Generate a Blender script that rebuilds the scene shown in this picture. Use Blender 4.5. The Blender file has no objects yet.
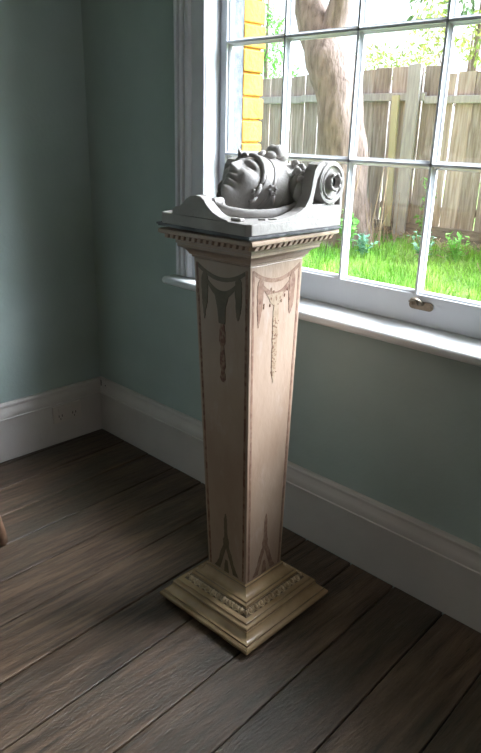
import bpy, bmesh, math, random
from mathutils import Vector, Matrix, noise
random.seed(7)
S = bpy.context.scene
COL = S.collection
PI = math.pi

# ------------------------------------------------------------------ helpers
class MB:
    def __init__(s): s.v=[]; s.f=[]; s.t=[]; s.tone=0.0
    def add(s, vs, fs):
        o=len(s.v); s.v+= [tuple(p) for p in vs]; s.f+=[tuple(i+o for i in f) for f in fs]; s.t+=[s.tone]*len(fs)
        return s
    def box(s, x0,x1,y0,y1,z0,z1):
        return s.add([(x0,y0,z0),(x1,y0,z0),(x1,y1,z0),(x0,y1,z0),(x0,y0,z1),(x1,y0,z1),(x1,y1,z1),(x0,y1,z1)],
              [(0,3,2,1),(4,5,6,7),(0,1,5,4),(1,2,6,5),(2,3,7,6),(3,0,4,7)])
    def prism(s, poly, axis, a, b):
        # poly: list of 2D points ; axis x -> (a,p,q); y -> (p,a,q); z -> (p,q,a)
        def P(p,q,t): return {'x':(t,p,q),'y':(p,t,q),'z':(p,q,t)}[axis]
        n=len(poly); vs=[P(p,q,a) for p,q in poly]+[P(p,q,b) for p,q in poly]
        fs=[tuple(range(n))[::-1],tuple(range(n,2*n))]+[(i,(i+1)%n,(i+1)%n+n,i+n) for i in range(n)]
        return s.add(vs,fs)
    def tube(s, pts, rad, n=10, flat=1.0, up=Vector((0,0,1)), cap=True):
        pts=[Vector(p) for p in pts]; m=len(pts)
        if not isinstance(rad,(list,tuple)): rad=[rad]*m
        vs=[];fs=[]
        for i,p in enumerate(pts):
            d=(pts[min(i+1,m-1)]-pts[max(i-1,0)]).normalized()
            a=d.cross(up)
            if a.length<1e-3: a=d.cross(Vector((1,0,0.1)))
            a.normalize(); b=a.cross(d)
            for k in range(n):
                t=2*PI*k/n; vs.append(p+a*(rad[i]*math.cos(t))+b*(rad[i]*flat*math.sin(t)))
        for i in range(m-1):
            for k in range(n):
                fs.append((i*n+k,i*n+(k+1)%n,(i+1)*n+(k+1)%n,(i+1)*n+k))
        if cap: fs+= [tuple(range(n))[::-1], tuple(range((m-1)*n,m*n))]
        return s.add(vs,fs)
    def lathe(s, prof, c, ax, n=32, sx=1.0, e1=None):
        # prof: (r, t) along axis ax from c
        ax=Vector(ax).normalized(); c=Vector(c)
        e1=Vector(e1) if e1 is not None else ax.orthogonal(); e1=(e1-ax*e1.dot(ax)).normalized(); e2=ax.cross(e1)
        vs=[];fs=[];m=len(prof)
        for r,t in prof:
            for k in range(n):
                a=2*PI*k/n; vs.append(c+ax*t+e1*(r*sx*math.cos(a))+e2*(r*math.sin(a)))
        for i in range(m-1):
            for k in range(n): fs.append((i*n+k,i*n+(k+1)%n,(i+1)*n+(k+1)%n,(i+1)*n+k))
        fs+= [tuple(range(n))[::-1], tuple(range((m-1)*n,m*n))]
        return s.add(vs,fs)
    def ball(s, c, r, n=12, rot=None):
        if not isinstance(r,(tuple,list)): r=(r,r,r)
        vs=[];fs=[];m=n//2+1
        for i in range(m):
            a=PI*i/(m-1)
            for k in range(n):
                b=2*PI*k/n; p=Vector((r[0]*math.sin(a)*math.cos(b),r[1]*math.sin(a)*math.sin(b),r[2]*math.cos(a)))
                if rot: p=rot@p
                vs.append(p+Vector(c))
        for i in range(m-1):
            for k in range(n): fs.append((i*n+k,(i+1)*n+k,(i+1)*n+(k+1)%n,i*n+(k+1)%n))
        return s.add(vs,fs)
    def build(s, name, mat, parent=None, smooth=False, bevel=0, tone=False, weld=False):
        me=bpy.data.meshes.new(name); me.from_pydata(s.v,[],s.f); me.update()
        if tone:
            at=me.attributes.new('tone','FLOAT','FACE'); at.data.foreach_set('value',s.t)
        bm=bmesh.new(); bm.from_mesh(me)
        if weld: bmesh.ops.remove_doubles(bm,verts=bm.verts,dist=1e-5)
        if not tone or len(s.f)<5000: bmesh.ops.recalc_face_normals(bm,faces=bm.faces)
        bm.to_mesh(me); bm.free()
        if smooth:
            me.polygons.foreach_set('use_smooth',[True]*len(me.polygons))
            if smooth is not True: me.set_sharp_from_angle(angle=math.radians(smooth))
        o=bpy.data.objects.new(name,me); COL.objects.link(o); me.materials.append(mat)
        if parent: o.parent=parent
        if bevel:
            b=o.modifiers.new('bevel','BEVEL'); b.width=bevel; b.segments=2; b.limit_method='ANGLE'; b.angle_limit=0.6
            b.harden_normals=False
        return o
def empty(name, loc=(0,0,0), parent=None):
    o=bpy.data.objects.new(name,None); COL.objects.link(o); o.location=loc; o.empty_display_size=.1
    if parent: o.parent=parent
    return o
def tag(o,label=None,cat=None,group=None,kind=None):
    if label:o['label']=label
    if cat:o['category']=cat
    if group:o['group']=group
    if kind:o['kind']=kind
    return o
def st(o): o['kind']='structure'; return o

# ------------------------------------------------------------------ materials
def mat(name, c1, c2=None, scale=6, rough=.6, bump=0, bscale=None, detail=5, stretch=(1,1,1), lo=.35, hi=.65, spec=.5, metal=0, tone=0, extra=None):
    m=bpy.data.materials.new(name); m.use_nodes=True; N=m.node_tree.nodes; L=m.node_tree.links
    b=N['Principled BSDF']; b.inputs['Roughness'].default_value=rough; b.inputs['Metallic'].default_value=metal
    b.inputs['Specular IOR Level'].default_value=spec
    c2=c2 or c1
    tc=N.new('ShaderNodeTexCoord'); mp=N.new('ShaderNodeMapping'); mp.inputs['Scale'].default_value=stretch
    L.new(tc.outputs['Object'],mp.inputs['Vector'])
    nz=N.new('ShaderNodeTexNoise'); nz.inputs['Scale'].default_value=scale; nz.inputs['Detail'].default_value=detail
    L.new(mp.outputs[0],nz.inputs['Vector'])
    r=N.new('ShaderNodeValToRGB'); r.color_ramp.elements[0].position=lo; r.color_ramp.elements[1].position=hi
    r.color_ramp.elements[0].color=(*c1,1); r.color_ramp.elements[1].color=(*c2,1)
    L.new(nz.outputs['Fac'],r.inputs[0]); out=r.outputs[0]
    if tone:
        a=N.new('ShaderNodeAttribute'); a.attribute_name='tone'
        ma=N.new('ShaderNodeMath'); ma.operation='MULTIPLY_ADD'; ma.inputs[1].default_value=tone; ma.inputs[2].default_value=1
        L.new(a.outputs['Fac'],ma.inputs[0])
        mx=N.new('ShaderNodeVectorMath'); mx.operation='SCALE'; L.new(out,mx.inputs[0]); L.new(ma.outputs[0],mx.inputs['Scale']); out=mx.outputs[0]
    if extra: out=extra(N,L,mp,out,b)
    L.new(out,b.inputs['Base Color'])
    if bump:
        n2=N.new('ShaderNodeTexNoise'); n2.inputs['Scale'].default_value=bscale or scale*4; n2.inputs['Detail'].default_value=6
        L.new(mp.outputs[0],n2.inputs['Vector'])
        bp=N.new('ShaderNodeBump'); bp.inputs['Strength'].default_value=bump; bp.inputs['Distance'].default_value=.01
        L.new(n2.outputs['Fac'],bp.inputs['Height']); L.new(bp.outputs[0],b.inputs['Normal'])
    return m
def layer(col, scale, lo, hi, stretch=None, fac=1.0, rough=None):
    def f(N,L,mp,out,b):
        n=N.new('ShaderNodeTexNoise'); n.inputs['Scale'].default_value=scale; n.inputs['Detail'].default_value=8; n.inputs['Roughness'].default_value=.65
        if stretch:
            tc=N.new('ShaderNodeTexCoord'); m2=N.new('ShaderNodeMapping'); m2.inputs['Scale'].default_value=stretch
            m2.inputs['Location'].default_value=(3.1,1.7,.4)
            L.new(tc.outputs['Object'],m2.inputs[0]); L.new(m2.outputs[0],n.inputs['Vector'])
        else: L.new(mp.outputs[0],n.inputs['Vector'])
        mr=N.new('ShaderNodeMapRange'); mr.inputs['From Min'].default_value=lo; mr.inputs['From Max'].default_value=hi; mr.inputs['To Max'].default_value=fac
        L.new(n.outputs['Fac'],mr.inputs['Value'])
        mx=N.new('ShaderNodeMix'); mx.data_type='RGBA'; L.new(mr.outputs[0],mx.inputs['Factor']); L.new(out,mx.inputs[6]); mx.inputs[7].default_value=(*col,1)
        return mx.outputs[2]
    return f
def chain(*fs):
    def g(N,L,mp,out,b):
        for f in fs: out=f(N,L,mp,out,b)
        return out
    return g
M={}
M['wall']=mat('sage wall paint',(.30,.36,.335),(.34,.405,.38),3,.55,.12,60,spec=.35)
M['ceil']=mat('ceiling paint',(.34,.32,.29),(.38,.36,.33),3,.8)
M['white']=mat('white gloss paint',(.52,.54,.58),(.58,.60,.63),5,.38,.06,40)
M['sill']=mat('sill gloss paint',(.58,.59,.60),(.66,.66,.66),9,.3,.05,40,extra=layer((.5,.47,.42),14,.62,.8,fac=.5))
M['skirt']=mat('skirting cream paint',(.46,.42,.395),(.52,.475,.445),4,.45,.08,30,extra=layer((.35,.31,.27),9,.64,.8,fac=.5))
M['arch']=mat('architrave paint',(.56,.56,.60),(.63,.63,.66),6,.42,.05,30)
M['floor']=mat('old floorboards',(.030,.018,.011),(.150,.095,.061),3.2,.42,.5,18,detail=9,stretch=(14,1.1,14),lo=.3,hi=.72,spec=.45,tone=.6,
   extra=chain(layer((.040,.034,.024),2.6,.48,.64,(1.3,.5,1),.75),layer((.012,.009,.007),16,.60,.68,(9,.9,1),.7),layer((.19,.155,.13),5,.58,.75,(9,.8,9),.5),layer((.5,.46,.4),70,.74,.76,(1,1,1),.7)))
M['gap']=mat('underfloor dark',(.01,.008,.006))
M['cream']=mat('aged cream paint',(.27,.18,.125),(.36,.265,.20),5,.4,.12,50,stretch=(1,1,.5),extra=chain(layer((.24,.14,.085),9,.6,.75,(3,3,.5),.45),layer((.46,.40,.36),7,.58,.7,(2,2,.8),.3)))
M['orn_pink']=mat('faded rose brown paint',(.14,.07,.045),(.22,.13,.085),40,.55,.1,80,extra=layer((.28,.20,.15),60,.5,.62,fac=.5))
M['orn_dark']=mat('dull olive brown paint',(.075,.055,.025),(.12,.085,.045),30,.55,.1,80)
M['orn_red']=mat('chipped rust paint',(.13,.05,.025),(.22,.13,.08),55,.6,.1,80,lo=.45,hi=.55)
M['orn_ochre']=mat('flaking ochre wash',(.25,.175,.11),(.32,.245,.17),60,.55,.1,80)
M['gilt']=mat('antiqued cream base paint',(.29,.185,.095),(.44,.305,.175),8,.25,.1,40,spec=.6,extra=layer((.30,.21,.12),13,.58,.74,fac=.6))
M['carve']=mat('antiqued carved paint',(.30,.20,.11),(.66,.50,.32),45,.4,.1,60)
M['shadowline']=mat('brown painted shade',(.10,.065,.035),(.17,.11,.06),20,.5)  # brown standing in for shade in grooves and recesses
M['slate']=mat('broken slate',(.045,.045,.05),(.10,.10,.11),12,.5,.4,40,extra=layer((.3,.29,.28),25,.64,.68,fac=1))
M['plaster']=mat('grey painted plaster cast',(.26,.24,.225),(.33,.31,.295),10,.55,.18,70,extra=chain(layer((.42,.41,.40),16,.6,.74,fac=.5),layer((.15,.125,.11),22,.63,.76,fac=.5)))
M['bronze']=mat('tarnished bronze',(.10,.08,.055),(.20,.165,.12),30,.4,.1,60,metal=.6)
M['plastic']=mat('aged white plastic',(.50,.44,.40),(.53,.47,.42),5,.4)
M['black']=mat('black void',(.012,.011,.01),None,5,.7)
M['brick']=mat('yellow painted brick',(.38,.20,.035),(.45,.25,.05),14,.9,.6,50,spec=.12,extra=layer((.26,.11,.02),18,.62,.74,fac=.6))
M['outer']=mat('weathered outer jamb paint',(.06,.066,.075),(.12,.13,.145),30,.9,.3,60,spec=.1)
M['fence']=mat('weathered palings',(.23,.185,.165),(.42,.36,.335),3,.85,.4,20,stretch=(14,14,1),tone=.3,extra=chain(layer((.46,.44,.44),6,.5,.68,(6,6,.6),.7),layer((.42,.31,.24),4,.55,.7,(3,3,.4),.7)))
M['fencepost']=mat('grey weathered post',(.32,.31,.32),(.44,.43,.44),5,.85,.4,20,stretch=(10,10,1))
M['newpale']=mat('greenish treated batten',(.44,.42,.28),(.5,.48,.34),5,.8,.3,20,stretch=(8,8,1))
M['plinth']=mat('damp plinth board',(.13,.11,.10),(.28,.24,.21),8,.85,.4,20,stretch=(1,1,6))
M['bark']=mat('rough bark',(.13,.095,.08),(.27,.205,.18),7,.9,1.0,14,stretch=(3,3,.7),extra=layer((.09,.06,.045),9,.56,.66,(4,4,.6),.8))
M['grass']=mat('grass blades',(.11,.34,.03),(.28,.52,.08),3,.7,tone=.4)
M['lawn']=mat('lawn soil',(.10,.22,.04),(.24,.36,.09),5,.9,.5,40,extra=layer((.42,.34,.25),7,.6,.7,fac=.7))
M['leaf']=mat('grey green leaves',(.10,.19,.08),(.20,.30,.15),4,.6,tone=.3)
M['leafy']=mat('yellow green leaves',(.24,.36,.08),(.42,.46,.13),4,.6,tone=.3)
M['weed']=mat('weed leaves',(.12,.40,.06),(.22,.55,.12),6,.6,tone=.3)
M['weedb']=mat('blue green weed leaves',(.10,.30,.20),(.18,.42,.28),6,.6,tone=.3)
M['twig']=mat('dry twigs',(.28,.20,.14),(.42,.33,.25),10,.9,tone=.3)
M['ochre']=mat('ochre painted board',(.80,.55,.16),(.86,.62,.22),6,.7)
M['stool']=mat('worn brown timber',(.11,.06,.035),(.18,.105,.065),6,.5,.1,30,stretch=(3,3,1))
# window glass: real thin pane, reflects and passes light
g=bpy.data.materials.new('window glass'); g.use_nodes=True; N=g.node_tree.nodes; L=g.node_tree.links
for n in list(N): 
    if n.type!='OUTPUT_MATERIAL': N.remove(n)
tr=N.new('ShaderNodeBsdfTransparent'); tr.inputs[0].default_value=(.97,.98,.985,1)
gl=N.new('ShaderNodeBsdfGlossy'); gl.inputs['Roughness'].default_value=.02
fr=N.new('ShaderNodeFresnel')
# a thin pane reflects the same from both sides
ge=N.new('ShaderNodeNewGeometry'); io=N.new('ShaderNodeMapRange'); io.inputs['To Min'].default_value=1.45; io.inputs['To Max'].default_value=1/1.45
L.new(ge.outputs['Backfacing'],io.inputs['Value']); L.new(io.outputs[0],fr.inputs['IOR'])
mx=N.new('ShaderNodeMixShader'); L.new(fr.outputs[0],mx.inputs[0]); L.new(tr.outputs[0],mx.inputs[1]); L.new(gl.outputs[0],mx.inputs[2])
L.new(mx.outputs[0],N['Material Output'].inputs[0]); M['glass']=g

# ------------------------------------------------------------------ room shell
RX, RY, RZ = 5.6, -6.0, 3.4
SKY_BASE,SKY_GLOW,SIDE=2.1,95.0,5
OX0,OX1,OZ0,OZ1 = .80,2.74,.93,3.0
WB=.021
w=MB(); w.box(-.14,OX0,WB,.16,-.2,RZ); w.box(OX1,RX+.14,WB,.16,-.2,RZ); w.box(OX0,OX1,WB,.16,-.2,OZ0); w.box(OX0,OX1,WB,.16,OZ1,RZ)
st(w.build('wall_back',M['wall'],weld=True))
st(MB().box(-.14,-WB,RY,WB,-.2,RZ).build('wall_left',M['wall']))
w=MB(); w.box(RX,RX+.14,RY,-2.75,-.2,RZ); w.box(RX,RX+.14,-1.25,WB,-.2,RZ); w.box(RX,RX+.14,-2.75,-1.25,-.2,1.0); w.box(RX,RX+.14,-2.75,-1.25,2.8,RZ)
st(w.build('wall_right',M['wall'],weld=True))
w2=st(empty('fill_window',(RX,-2.0,1.0)))  # added window, out of view, made to let in the fill light
m=MB(); m.box(.02,.07,-.75,-.71,0,1.8); m.box(.02,.07,.71,.75,0,1.8); m.box(.02,.07,-.71,.71,0,.07); m.box(.02,.07,-.71,.71,1.74,1.8); m.box(.03,.06,-.71,.71,.88,.92); m.box(.03,.06,-.015,.015,.07,1.74)
m.build('sash_frame',M['white'],w2)
st(MB().box(-.14,RX+.14,RY-.14,RY,-.2,RZ).build('wall_front',M['wall']))
st(MB().box(-.14,RX+.14,RY-.14,.28,RZ,RZ+.1).build('ceiling',M['ceil']))
# floor: sub floor and planks that run towards the window wall
fl=MB(); random.seed(11)
js=[-.35,-.15,.05,.25,.455,.655,.855,1.06,1.281,1.488,1.71,1.90,2.098,2.308,2.51,2.72,2.93,3.14,3.35,3.56,3.77,3.98,4.19,4.40,4.61,4.82,5.03,5.24,5.45,5.66,5.87,6.08]
tones={2:-.25,3:.1,4:-.3,5:-.05,6:.35,7:.55,8:-.25,9:.0,10:.3,11:.1,12:.45,13:.1}
def jx(x,y): return x-.045*(y+1.0)
for i in range(len(js)-1):
    a,b=js[i]+.0028,js[i+1]-.0028
    ends=[RY,0.0]
    for y in ([-2.6] if i%3==0 else [-3.3] if i%3==1 else []): ends.append(y)
    ends.sort()
    for k in range(len(ends)-1):
        y0,y1=ends[k]+.001,ends[k+1]-.001
        fl.tone=tones.get(i,random.uniform(-.5,.5)); dz=random.uniform(-.0015,0)
        n=14; vs=[];fs=[]
        for q in range(n+1):
            y=y0+(y1-y0)*q/n; ja=random.uniform(-.0012,.0012); jb=random.uniform(-.0012,.0012)
            xa=max(0,min(RX,jx(a,y)+ja)); xb=max(0,min(RX,jx(b,y)+jb))
            e=min(.0025,(xb-xa)/3)
            vs+=[(xa,y,-.02),(xa,y,dz-.002),(xa+e,y,dz),(xb-e,y,dz),(xb,y,dz-.002),(xb,y,-.02)]
        for q in range(n):
            for c in range(5): fs.append((q*6+c,q*6+c+1,q*6+6+c+1,q*6+6+c))
        fs+=[tuple(range(6)),tuple(range(n*6,n*6+6))]
        if xb-xa>1e-4 or xa<RX: fl.add(vs,fs)
o=st(fl.build('floor',M['floor'],tone=True))
st(MB().box(0,RX,RY,0,-.12,-.012).build('floor_subfloor',M['gap']))

# skirting boards
SP=[(0,0),(.022,0),(.022,.208),(.0225,.212),(.030,.214),(.030,.219),(.026,.222),(.026,.236),(.023,.252),(.014,.268),(.0135,.272),(.019,.276),(.019,.286),(.014,.293),(.004,.295),(0,.295)]
def skirt(name,a,b,nrm):
    a=Vector(a);b=Vector(b);n=Vector(nrm); m=MB(); k=len(SP)
    d=(b-a).normalized()
    vs=[a+n*t+d*t*1+Vector((0,0,z)) for t,z in SP]+[b+n*t-d*t*1+Vector((0,0,z)) for t,z in SP]
    m.add(vs,[tuple(range(k)),tuple(range(k,2*k))]+[(i,(i+1)%k,(i+1)%k+k,i+k) for i in range(k)])
    return st(m.build(name,M['skirt'],smooth=30))
sk=skirt('baseboard_back',(-WB,WB,.001),(RX,WB,.001),(0,-1,0))
skirt('baseboard_left',(-WB,WB,.001),(-WB,RY,.001),(1,0,0))
skirt('baseboard_right',(RX,RY,.003),(RX,0,.003),(-1,0,0))
skirt('baseboard_front',(0,RY,.003),(RX,RY,.003),(0,1,0))
# cable hole and stubs of old wire near the corner
ch=MB().lathe([(.005,0),(.005,.002)],(.045,.0045,.262),(0,-1,0),12).build('cable_hole',M['black'],sk)
MB().tube([(.014,-.002,.290),(.018,-.004,.280),(.020,-.006,.268),(.018,-.004,.260)],.0022,6).build('cable_stub',M['black'],sk)

# ------------------------------------------------------------------ window_1
win=st(empty('window_1',(0,0,0)))
# architrave: moulded strip round the opening (stands on the sill)
AP=[(0,-.0205),(0,.016),(.004,.026),(.014,.032),(.022,.030),(.026,.018),(.030,.017),(.034,.026),(.042,.029),(.048,.026),(.052,.015),(.056,.014),(.062,.024),(.074,.026),(.082,.022),(.088,.010),(.097,.012),(.158,.012),(.160,.010),(.160,-.0205)]
def arch(name,path):  # path: list of (x,z, outdir x, outdir z) mitred outer edge
    m=MB(); k=len(AP); vs=[]; fs=[]
    for (x,z,dx,dz) in path:
        for u,t in AP: vs.append((x+dx*u,-t,z+dz*u))
    for s in range(len(path)-1):
        for i in range(k): fs.append((s*k+i,s*k+(i+1)%k,(s+1)*k+(i+1)%k,(s+1)*k+i))
    fs+=[tuple(range(k)),tuple(range((len(path)-1)*k,len(path)*k))]
    return m.add(vs,fs)
arch('architrave',[(.667,.965,1,0),(.667,3.14,1,-1),(2.873,3.14,-1,-1),(2.873,.965,-1,0)]).build('architrave',M['arch'],win,smooth=35)
# linings of the reveal with a stop bead
m=MB(); m.box(.80,.83,-.004,.16,.962,3.0); m.box(2.71,2.74,-.004,.16,.962,3.0); m.box(.83,2.71,-.004,.16,2.97,3.0)
m.build('lining',M['white'],win,bevel=.002)
# sill with rounded nose and horns
prof=[(.075,.93),(.075,.962),(-.055,.962)]+[(-.075-.016*math.cos(PI/2-a),.946+.016*math.sin(PI/2-a)) for a in [i*PI/8 for i in range(0,9)]]+[(-.055,.93)]
k=len(prof); sl=MB(); xs=[(.648,.35),(.650,.7),(.656,1),(2.884,1),(2.890,.7),(2.892,.35)]; vs=[];fs=[]
for x,s in xs:
    for y,z in prof:
        yy=y if y>-.05 else y
        vs.append((x,min(yy,0.075) if y>-.05 else -.055+(y+.055)*(.6+.4*s),.946+(z-.946)*(.55+.45*s)))
for s in range(len(xs)-1):
    for i in range(k): fs.append((s*k+i,s*k+(i+1)%k,(s+1)*k+(i+1)%k,(s+1)*k+i))
fs+=[tuple(range(k)),tuple(range((len(xs)-1)*k,len(xs)*k))]
# cut to wall line: the inner part only between linings
sl.add([(v[0],min(v[1],.0205),v[2]) for v in vs],fs); sl.box(.80,2.74,.0205,.16,.932,.962)
sl.build('sill',M['sill'],win,smooth=40)
sa=MB().box(.70,2.84,.004,.0205,.912,.931).build('sill_apron_bead',M['white'],win,bevel=.004)
def sash(name,y0,z0,z1,rows,brh,trh,parent):
    X0,X1=.831,2.709; s=empty(name,(0,0,0),parent)
    gx0,gx1=.866,2.674
    MB().box(X0,gx0,y0,y0+.04,z0,z1).build('stile',M['white'],s,bevel=.003)
    MB().box(gx1,X1,y0,y0+.04,z0,z1).build('stile',M['white'],s,bevel=.003)
    MB().box(gx0,gx1,y0,y0+.04,z0,z0+brh).build('bottom_rail',M['white'],s,bevel=.003)
    MB().box(gx0,gx1,y0,y0+.04,z1-trh,z1).build('top_rail',M['white'],s,bevel=.003)
    b=MB()
    P=[(-.004,0),(.004,0),(.0045,.005),(.010,.013),(.0125,.015),(.0125,.026),(.006,.029),(.0045,.038),(-.0045,.038),(-.006,.029),(-.0125,.026),(-.0125,.015),(-.010,.013),(-.0045,.005)]
    for x in (1.153,1.459,1.766,2.073,2.379): b.prism([(x+p,y0+t) for p,t in P],'z',z0+brh-.002,z1-trh+.002)
    for z in rows: b.prism([(y0+t,z+p) for p,t in P],'x',gx0-.002,gx1+.002)
    # ovolo bead round the glass
    for x,d in ((gx0,1),(gx1,-1)): b.prism([(x,y0+.008),(x+d*.004,y0+.010),(x+d*.009,y0+.017),(x+d*.009,y0+.028),(x,y0+.03)],'z',z0+brh,z1-trh)
    for z,d in ((z0+brh,1),(z1-trh,-1)): b.prism([(y0+.008,z),(y0+.010,z+d*.004),(y0+.017,z+d*.009),(y0+.028,z+d*.009),(y0+.03,z)],'x',gx0,gx1)
    b.build('glazing_bars',M['white'],s)
    MB().box(gx0,gx1,y0+.0205,y0+.0225,z0+brh,z1-trh).build('glass',M['glass'],s)
    return s
low=sash('lower_sash',.068,.964,2.30,(1.464,1.858),.100,.045,win)
sash('upper_sash',.112,2.255,2.968,(2.62,),.045,.05,win)
# sash lift: tarnished plate with a hooked tongue
lf=empty('sash_lift',(1.792,.068,1.030),win)
pl=[(-.030+.014*math.cos(a),.014*math.sin(a)) for a in [PI/2+i*PI/8 for i in range(9)]]+[(.030+.014*math.cos(a),.014*math.sin(a)) for a in [-PI/2+i*PI/8 for i in range(9)]]
MB().prism(pl,'y',-.004,0).build('plate',M['bronze'],lf,bevel=.001)
h=MB(); h.tube([(-.004,-.004,.004),(-.006,-.012,.016),(-.010,-.024,.024),(-.018,-.034,.024),(-.026,-.036,.016)],[.016,.014,.012,.011,.007],10,.45); h.build('hook',M['bronze'],lf,smooth=True)
for x in (-.034,.034): MB().lathe([(.005,0),(.004,.0025)],(x,-.004,0),(0,-1,0),10).build('screw',M['bronze'],lf)
# outer jamb box, then the painted brick reveal outside
jb=MB(); jb.box(.80,.858,.152,.166,.93,3.0); jb.box(2.682,2.74,.152,.166,.93,3.0); 
st(jb.build('trim_1',M['outer']))
m=MB(); m.box(.83,.860,.109,.151,.964,2.97) 
m.build('outer_bead',M['outer'],win)
br=MB(); random.seed(3)
z=.9; i=0
while z<3.05:
    d=random.uniform(-.004,.004); L0=.215 if i%2 else .105
    x1=.862+d; x=x1
    while x>-.14:
        x0=max(x-L0,-.16); br.box(x0,x-.0,.166,.280+random.uniform(-.004,.004),z+.004,z+.082); x=x0-.009; L0=.215
    z+=.0864; i+=1
br.box(-.14,.852,.165,.272,-.4,3.5); br.box(2.68,5.74,.165,.28,-.4,3.5); br.box(.852,2.68,.165,.28,-.4,.90); br.box(.852,2.68,.165,.28,3.0,3.5)
br.box(.86,2.68,.13,.31,.90,.945)
st(br.build('wall_exterior',M['brick'],bevel=.005))

# ------------------------------------------------------------------ power outlet
ol=tag(empty('power_outlet',(.0015,-.213,.117)),'cream double power outlet on the skirting board near the corner','power outlet')
MB().box(0,.009,-.082,.082,0,.093).build('cover_plate',M['plastic'],ol,bevel=.003)
for y in (-.04,.04):
    MB().box(.009,.0125,y-.012,y+.012,.058,.082).build('switch',M['plastic'],ol,bevel=.001)
    s=MB(); s.box(.0088,.0096,y-.011,y-.007,.030,.042); s.box(.0088,.0096,y+.007,y+.011,.030,.042); s.box(.0088,.0096,y-.0018,y+.0018,.014,.024)
    s.build('socket_slots',M['black'],ol)

# ------------------------------------------------------------------ pedestal
ped=tag(empty('pedestal',(1.522,-.444,0)),'tall tapering cream painted pedestal with swags and egg-and-dart base','pedestal')
ped.rotation_euler=(.010,-.011,.015)
def sq(m,prof,close=True):
    vs=[];fs=[]
    for h,z in prof: vs+=[(-h,-h,z),(h,-h,z),(h,h,z),(-h,h,z)]
    for i in range(len(prof)-1):
        for k in range(4): fs.append((i*4+k,i*4+(k+1)%4,(i+1)*4+(k+1)%4,(i+1)*4+k))
    if close: fs+=[(0,1,2,3),tuple(range(len(prof)*4-4,len(prof)*4))]
    return m.add(vs,fs)
sq(MB(),[(.192,.002),(.192,.016)]).build('plinth_block',M['shadowline'],ped)  # recessed plinth coloured dark for the shade under the base
sq(MB(),[(.190,.0161),(.205,.0162),(.209,.019),(.2105,.025),(.209,.031),(.205,.0345),(.199,.0355),(.1985,.039),(.1985,.041),(.195,.042),(.191,.044),(.186,.048),(.181,.054),(.1785,.061),(.1775,.066),(.174,.0665),(.174,.0695),(.176,.071),(.1765,.0745),(.174,.0775),(.168,.079),(.163,.0795),(.163,.0815),(.1655,.083),(.1655,.086),(.162,.088),(.155,.0885),(.147,.088),(.130,.106),(.1295,.108),(.1305,.110),(.1295,.113),(.124,.1145),(.1205,.115),(.1205,.1165),(.121,.1185),(.119,.121),(.113,.122),(.107,.1245),(.100,.131),(.095,.140),(.0935,.146),(.0935,.149),(.091,.151),(.088,.1515)]).build('base_moulding',M['gilt'],ped,smooth=25)
# shade in the grooves, painted as dark brown rings
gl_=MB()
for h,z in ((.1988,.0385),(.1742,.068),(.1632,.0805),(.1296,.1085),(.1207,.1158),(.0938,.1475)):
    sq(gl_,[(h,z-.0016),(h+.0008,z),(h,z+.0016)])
gl_.build('groove_shade',M['shadowline'],ped)
eg=MB(); dk=MB()
nE=10
for k in range(4):
    R=Matrix.Rotation(k*PI/2,4,'Z')
    for i in range(nE):
        t=(i-(nE-1)/2)*.0262
        for (mm,off,rr) in ((eg,0,(.0076,.006,.0100)),(eg,.0131,(.0020,.004,.010))):
            if off and i==nE-1: continue
            c=Vector((t+off,-.1395,.0975)); q=Matrix.Rotation(-math.radians(43),3,'X')
            b=MB(); b.ball(c,rr,8,q)
            eg.add([R@Vector(v) for v in b.v],b.f)
        # shell ring round each egg
        b=MB(); pts=[Vector((t+.0108*math.sin(a),-.1395-.001-.011*math.cos(a)*.70*(-1)*(-1),.0975-.011*math.cos(a)*.73)) for a in [-2.4+4.8*j/10 for j in range(11)]]
        b.tube(pts,.0017,6); eg.add([R@Vector(v) for v in b.v],b.f)
    for c in ((.1375,-.1375,.0965),): 
        b=MB(); b.ball(c,(.006,.006,.010),10); eg.add([R@Vector(v) for v in b.v],b.f)
eg.build('egg_and_dart_band',M['carve'],ped,smooth=True)
bk=MB(); sq(bk,[(.1482,.0882),(.1312,.1062)],False); bk.build('carved_ground',M['shadowline'],ped)  # dark backing paints the shade behind the eggs
HB,HT,ZB,ZT=.088,.1125,.1505,1.207
sq(MB(),[(HB,ZB),(HT,ZT)]).build('shaft',M['cream'],ped,bevel=.003)
# painted decoration on the four faces, laid as raised paint
def face_pt(k,u,z,lift):
    h=HB+(HT-HB)*(z-ZB)/(ZT-ZB)
    p=Vector((u,-(h+lift),z))   # u in metres along the face
    return Matrix.Rotation(k*PI/2,3,'Z')@p
def decal(m,k,poly,lift=.0007):
    # subdivide-free polygon strip: poly = list of (uL,uR,z) rows
    vs=[];fs=[]
    for uL,uR,z in poly: vs+=[face_pt(k,uL,z,-.0003),face_pt(k,uL,z,lift),face_pt(k,uR,z,lift),face_pt(k,uR,z,-.0003)]
    n=len(poly)
    for i in range(n-1):
        for j in range(3): fs.append((i*4+j,i*4+j+1,i*4+j+5,i*4+j+4))
    m.add(vs,fs)
def hband(m,k,pts,lift=.0007):
    # pts: list of (u,zLow,zHigh) columns
    vs=[];fs=[]
    for u,a,b in pts: vs+=[face_pt(k,u,a,-.0003),face_pt(k,u,a,lift),face_pt(k,u,b,lift),face_pt(k,u,b,-.0003)]
    for i in range(len(pts)-1):
        for j in range(3): fs.append((i*4+j,i*4+j+1,i*4+j+5,i*4+j+4))
    m.add(vs,fs)
def rows(pts,n=10,jit=.0):
    out=[]
    for (a,b,z),(c,d,y) in zip(pts[:-1],pts[1:]):
        for i in range(n):
            t=i/n; out.append((a+(c-a)*t+random.uniform(-jit,jit),b+(d-b)*t+random.uniform(-jit,jit),z+(y-z)*t))
    out.append(pts[-1]); return out
random.seed(5)
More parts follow.
